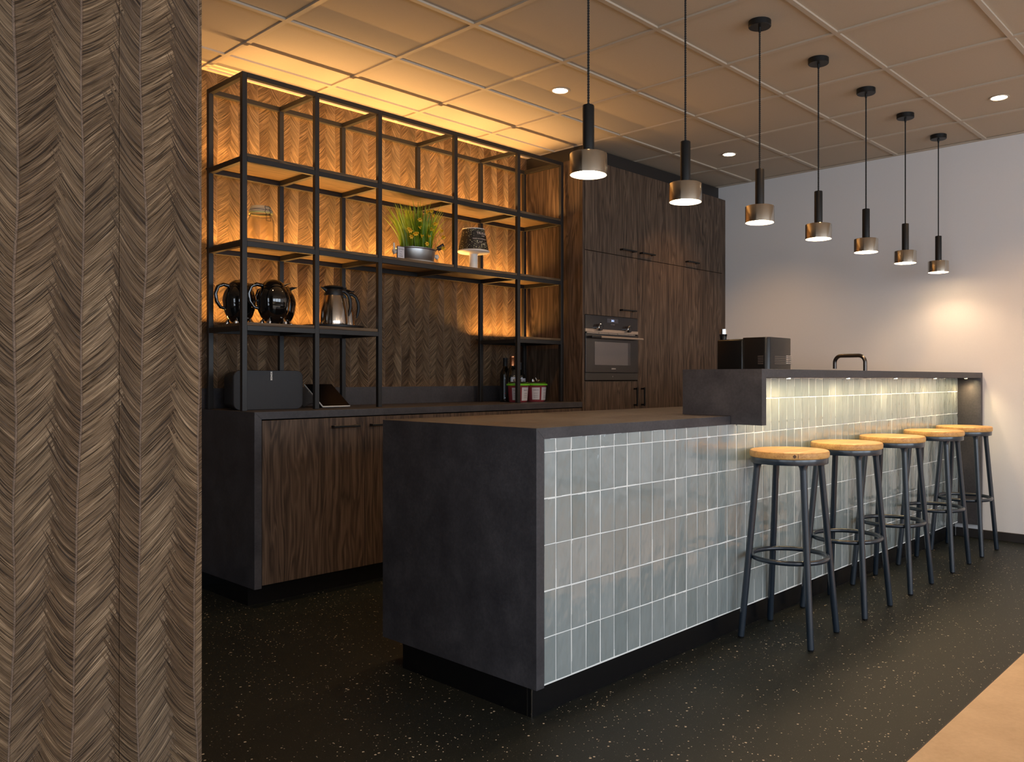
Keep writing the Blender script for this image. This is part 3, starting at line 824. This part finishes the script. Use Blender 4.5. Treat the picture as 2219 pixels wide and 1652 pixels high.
text_obj('brand_lettering', 'SONOS', .0125, 'white', sp_, (.012, -.0785, .172), (PI/2, 0, 0), .0003, 1.1, lambda c: Vector((-c.y, c.x, c.z)), .0005)
tb = thing('tablet', 'tablet with black screen leaning back on its stand beside the loudspeaker', 'tablet', (2.475, 4.07, ZT+.0005), math.radians(6))
def slab_pts(w, h, r): return None
b = B().box(-.092, .092, -.004, .004, 0, .205, .0035, seg=2)
bd = part(b, 'body', 'white', tb); bd.rotation_euler = (math.radians(-54), 0, 0); bd.location = (0, -.075, .005)
scn = B().box(-.089, .089, -.0048, -.0040, .003, .202, .0003).build('screen', plain('tablet_glass', (.003, .003, .003), .25, 0, Specular_IOR_Level=.15)); scn.parent = bd
part(B().box(-.05, .05, .03, .036, .001, .045).box(-.05, .05, -.03, .03, .0, .004), 'stand', 'mblack', tb)
cbm = B().tube([(-.20, .05, .004), (-.17, .02, .03), (-.15, .06, .045), (-.14, .03, .010), (-.12, .06, .003), (-.08, .05, .02), (-.02, .035, .03)], .0018, 6)
part(cbm, 'power_cable', 'mblack', tb)

# bottles and sweet tubs
def bottle(name, label, loc, prof, capz, capmat, labz, labmat, txt, tz, ts, tmat='white', rz=0, extra=None):
    t = thing(name, label, 'bottle', loc, rz)
    part(B().lathe(prof, seg=40), 'glass_body', 'dglass', t)
    rn_, z0_, z1_ = capz
    part(B().lathe([(rn_, z0_), (rn_+.0012, z0_), (rn_+.0012, z1_-.012), (rn_+.002, z1_-.010), (rn_+.0008, z1_), (0, z1_)], seg=28), 'foil_cap', capmat, t)
    R = max(p[0] for p in prof)+.0004; z0_, z1_ = labz; a0, a1 = -2.5, -.7; n = 16
    b = B(); pr = [(R*math.cos(a0+(a1-a0)*i/n), R*math.sin(a0+(a1-a0)*i/n)) for i in range(n+1)]
    for (xa_, ya_), (xb2, yb2) in zip(pr, pr[1:]): b.quad((xa_, ya_, z0_), (xb2, yb2, z0_), (xb2, yb2, z1_), (xa_, ya_, z1_))
    lb = part(b, 'label', labmat, t)
    def wrap(c): a = -1.62+c.x/R; return Vector(((R+.0006)*math.cos(a), (R+.0006)*math.sin(a), tz+c.y))
    text_obj('label_lettering', txt, ts, tmat, lb, (0, 0, 0), (0, 0, 0), .0001, 1.0, wrap, .0002)
    if extra: extra(t, R)
    return t
wine = lambda R, h, sh_: [(0, 0), (R-.004, 0), (R, .005), (R, sh_), (R*.92, sh_+.018), (R*.5, sh_+.045), (.0145, sh_+.062), (.0135, h-.03), (.0145, h-.01), (.0145, h), (0, h)]
MAT['dlabel'] = plain('dark_label', (.015, .016, .022), .35); MAT['slabel'] = plain('silver_label', (.40, .42, .46), .3, .4)
def port_extra(t, R):
    b = B(); n = 16
    for z0_, z1_, in ((.052, .060),):
        pr = [((R+.0007)*math.cos(-2.5+1.8*i/n), (R+.0007)*math.sin(-2.5+1.8*i/n)) for i in range(n+1)]
        for p_, q_ in zip(pr, pr[1:]): b.quad((*p_, z0_), (*q_, z0_), (*q_, z1_), (*p_, z1_))
    part(b, 'red_band', 'red', t)
    part(B().lathe([(.0150, .215), (.0153, .216), (.0153, .244), (.0150, .245)], seg=24), 'neck_label', 'slabel', t)
bottle('port_bottle', 'dark port bottle with black cap and red banded label', (3.938, 4.208, ZT+.0005), wine(.0385, .300, .185), (.0150, .245, .302), 'mblack', (.03, .155), 'dlabel', 'PORT', .085, .018, 'white', 0, port_extra)
bottle('wine_bottle', 'dark sparkling wine bottle with copper foil neck', (3.920, 4.118, ZT+.0005), [(0, 0), (.042, 0), (.0455, .005), (.0455, .165), (.040, .195), (.026, .228), (.0165, .248), (.0148, .300), (0, .300)], (.0160, .245, .312), 'foil', (.125, .168), 'paper', '7400', .148, .014, 'red')
bottle('wine_bottle', 'plain dark bottle standing half hidden behind the rack post', (4.065, 4.195, ZT+.0005), wine(.040, .27, .165), (.0150, .22, .272), 'mblack', (.12, .16), 'paper', 'vino', .14, .012, 'mblack')
def tub(label, loc, rz):
    t = thing('sweets_tub', label, 'tub', loc, rz, 'clear tubs of wrapped red sweets')
    part(B().lathe([(0, 0), (.058, 0), (.061, .004), (.070, .112), (.0715, .116), (.0695, .116), (.0685, .110), (.0595, .006), (0, .004)], seg=48), 'bucket', 'tubm', t)
    part(B().lathe([(.070, .112), (.0775, .112), (.0785, .1135), (.0785, .120), (.076, .1225), (.070, .1225), (.070, .112)], seg=48), 'green_rim', 'green', t)
    part(B().lathe([(.070, .1225), (.066, .134), (.062, .1365), (0, .1365)], seg=40), 'lid', 'clearpl', t)
    b = B(); q = random.Random(int(loc[0]*1000))
    for k in range(90):
        zz_ = q.uniform(.008, .100); R = (.052+.006*zz_/.1)*math.sqrt(q.uniform(.3, 1)); a = q.uniform(0, 2*PI)
        c = Vector((R*math.cos(a), R*math.sin(a), zz_+.006)); s_ = q.uniform(.007, .010)
        b.box(c.x-s_, c.x+s_, c.y-s_*.7, c.y+s_*.7, c.z-s_*.5, c.z+s_*.5, .003, mi=q.choice([0, 0, 1]))
    part(b, 'sweets', ['red', 'paper'], t)['kind'] = 'stuff'
    for a0, a1, z0_, z1_ in ((-2.95, -2.15, .016, .098), (-1.95, -1.0, .012, .100)):
        b = B(); n = 10
        for i in range(n):
            f0, f1 = a0+(a1-a0)*i/n, a0+(a1-a0)*(i+1)/n
            r0, r1 = .0612+.0087*(z0_/.112)+.0012, .0612+.0087*(z1_/.112)+.0012
            b.quad((r0*math.cos(f0), r0*math.sin(f0), z0_), (r0*math.cos(f1), r0*math.sin(f1), z0_), (r1*math.cos(f1), r1*math.sin(f1), z1_), (r1*math.cos(f0), r1*math.sin(f0), z1_))
        lb = part(b, 'label', 'paper', t)
        for zz_ in (.082, .060, .045, .033):
            am = (a0+a1)/2; rr2 = .0612+.0087*(zz_/.112)+.0018
            def wr(c, am=am, rr2=rr2, zz_=zz_): a = am+c.x/rr2; return Vector((rr2*math.cos(a), rr2*math.sin(a), zz_+c.y))
            text_obj('label_lettering', 'ingredients' if zz_ < .08 else 'sweets mix', .0065 if zz_ < .08 else .009, 'mblack', lb, (0, 0, 0), (0, 0, 0), .0001, 1.0, wr)
    for k in range(3):
        a = .6+k*2; c = Vector((.02*math.cos(a), .02*math.sin(a), .1372))
        o = part(B().tube([c, c+Vector((.004*math.cos(a), .004*math.sin(a), .012)), c+Vector((-.008, 0, .028-.008*k))], [.011, .009, .002], 8), 'foil_wrapper', 'chrome', t)
    return t
tub('clear tub of red sweets with lime rim, cut by the rack post', (3.848, 3.988, ZT+.0005), 0)
tub('clear tub of red sweets with lime rim standing free at right', (4.031, 4.000, ZT+.0005), math.radians(10))

# ------------------------------------------------------------------ things behind the bar
cm = thing('coffee_machine', 'black coffee machine with vent slots standing behind the bar', 'coffee machine', (3.931, 2.171, ZT+.0005))
def cmshape(z0, z1, x0=0, x1=.250, y0=0, y1=.318, r=.028):
    pts = []
    for cx_, cy_, a0, rr2 in ((x0+r, y0+r, PI, r), (x1-.004, y0+.004, 1.5*PI, .004), (x1-.004, y1-.004, 0, .004), (x0+.004, y1-.004, PI/2, .004)):
        for i in range(9):
            a = a0+PI/2*i/8; pts.append((cx_+rr2*math.cos(a), cy_+rr2*math.sin(a)))
    return pts
def extr(b, pts, z0, z1, bev=.004):
    lay = []
    c = Vector((sum(p[0] for p in pts)/len(pts), sum(p[1] for p in pts)/len(pts)))
    for z, s in ((z0, 0), (z1-bev, 0), (z1-bev*.3, bev*.3), (z1, bev)):
        lay.append([b.bm.verts.new((p[0]+(c.x-p[0])*s*6, p[1]+(c.y-p[1])*s*6, z)) for p in pts])
    n = len(pts)
    for p_, q_ in zip(lay, lay[1:]):
        for i in range(n):
            f = b.bm.faces.new((p_[i], p_[(i+1) % n], q_[(i+1) % n], q_[i])); f.smooth = True
    b.bm.faces.new(lay[0][::-1]); b.bm.faces.new(lay[-1]); return b
part(extr(B(), cmshape(0, 1, y1=.150), .0, .380), 'housing', plain('satin_black', (.004, .004, .005), .3), cm)
pts_ = [(0.0, .1515), (.250, .1515), (.250, .318), (0, .318)]
part(B().box(0, .25, .1535, .318, 0, .374, .010, seg=3), 'front_housing', 'plinth', cm)
part(B().box(-.0006, .2506, .1505, .153, .0, .3795), 'seam_strip', 'chrome', cm)
b = B()
for k in range(5):
    z = .236+k*.0098
    b.box(.065, .2503, -.0016, .004, z, z+.0042)
    b.box(-.0016, .004, .030, .062, z, z+.0042)
part(b, 'vent_slats', plain('vent_edge', (.07, .06, .055), .4), cm)
b = B()
for k in range(5):
    z = .236+k*.0098+.0045
    b.box(.195, .225, -.0013, .002, z, z+.0048); b.box(.229, .247, -.0013, .002, z, z+.0048)
part(b, 'vent_gap', 'chrome', cm)
gk = part(B().lathe([(0, .350), (.017, .350), (.019, .382), (.023, .404), (0, .404)], (.03, .295, 0), 24), 'steam_knob', 'gblack', cm)
gg = B().lathe([(.0205, .4045), (.0215, .4045), (.0205, .432), (.0, .432)], (.03, .295, 0), 24).build('knob_cap', 'chrome'); gg.parent = gk
tp = thing('kitchen_tap', 'dark brushed steel tap arching behind the bar counter', 'tap', (5.20, 2.178, ZT+.0005))
zt_ = 1.240-ZT
arc = [(0, 0, .0), (0, 0, zt_-.045)]+[(0, .045-.045*math.cos(a), zt_-.045+.045*math.sin(a)) for a in [PI/2*k/8 for k in range(1, 9)]]
arc += [(0, .160, zt_)]+[(0, .160+.045*math.sin(a), zt_-.045+.045*math.cos(a)) for a in [PI/2*k/8 for k in range(1, 9)]]+[(0, .205, zt_-.085)]
MAT['tapm'] = plain('gunmetal', (.10, .085, .075), .25, .9)
part(B().tube(arc, .0125, 20), 'spout', 'tapm', tp)
part(B().lathe([(0, 0), (.024, 0), (.024, .006), (.0135, .008), (.0, .008)], seg=24), 'base_ring', 'tapm', tp)
part(B().tube([(.012, 0, .05), (.030, 0, .05), (.055, 0, .062)], [.009, .008, .005], 12), 'lever', 'tapm', tp)

# ------------------------------------------------------------------ light
def area(name, loc, rot, sx, sy, power, c, spread=PI):
    d = bpy.data.lights.new(name, 'AREA'); d.shape = 'RECTANGLE'; d.size = sx; d.size_y = sy; d.energy = power; d.color = c
    d.spread = spread
    o = bpy.data.objects.new(name, d); col.objects.link(o); o.location = loc; o.rotation_euler = rot; return o
def spot(name, loc, power, c, ang, blend=.6, size=.03, rot=(0, 0, 0)):
    d = bpy.data.lights.new(name, 'SPOT'); d.energy = power; d.color = c; d.spot_size = math.radians(ang); d.spot_blend = blend; d.shadow_soft_size = size
    o = bpy.data.objects.new(name, d); col.objects.link(o); o.location = loc; o.rotation_euler = rot; return o
WARM = (1, .56, .23); AMBER = (1, .50, .125); DAY = (.80, .89, 1.0)
# LED strips behind the shelves, shining up the wall
for lv, x0, x1, pw in ((1, 1.91, 4.20, 6.5), (2, 1.91, 4.20, 15), (3, 1.91, 2.69, 5), (3, 3.76, 4.20, 3.0)):
    area('led_strip', ((x0+x1)/2, RY1+PW+.024, LV[lv][1]+.013), (PI+(-.15 if lv == 1 else .08), 0, 0), x1-x0, .008, pw, AMBER, 2.0 if lv == 1 else 2.6)
area('led_strip', ((RX[0]+RX[5])/2, 3.966, LV[1][1]+.0275), (PI, 0, 0), 2.24, .008, 10.5, (1, .56, .20), 2.9)
# pendants
for x in LX:
    spot('pendant_light', (x, LY, 1.803-.008), 5.2, (1, .68, .42), 138, .55, .03)
# downlights
for x, y, p_ in ((3.421, 3.202, 26), (5.216, 3.198, 26), (5.212, 1.386, 32), (3.414, 1.395, 26), (1.614, 3.195, 16), (1.614, 1.395, 5), (5.21, -.4, 26), (3.41, -.4, 30), (1.61, -.4, 9), (0, -.4, 7)):
    spot('downlight', (x, y, ZC-.008), p_, WARM, 105, .7, .04)
for x in PX: spot('bar_spot', (x, 1.785, ZBT-T-.009), .8 if x < 5.9 else 1.6, (1, .66, .32), 150, .8, .012)
area('bar_led', ((3.09+5.98)/2, 1.728, ZBT-T-.004), (math.radians(18), 0, 0), 2.86, .008, 4.8, (1, .80, .44), 2.6)
# daylight through the window openings behind the camera
for x0, x1 in ((-2.4, 0), (.3, 2.7), (3.0, 5.4)):
    area('window_daylight', ((x0+x1)/2, YN-.08, 1.45), (PI/2, 0, 0), x1-x0, 2.1, 54, DAY)
for y0, y1 in ((-3.4, -.9), (-.6, 1.7)):
    area('window_daylight', (XL-.08, (y0+y1)/2, 1.5), (PI/2, 0, -PI/2), y1-y0, 2.0, 26, DAY)
w = bpy.data.worlds.new('world'); scene.world = w; w.use_nodes = True
w.node_tree.nodes['Background'].inputs[0].default_value = (.55, .72, 1, 1); w.node_tree.nodes['Background'].inputs[1].default_value = .14

vs = scene.view_settings
vs.view_transform = 'Standard'; vs.look = 'None'; vs.gamma = 1; vs.exposure = .7; vs.use_curve_mapping = False
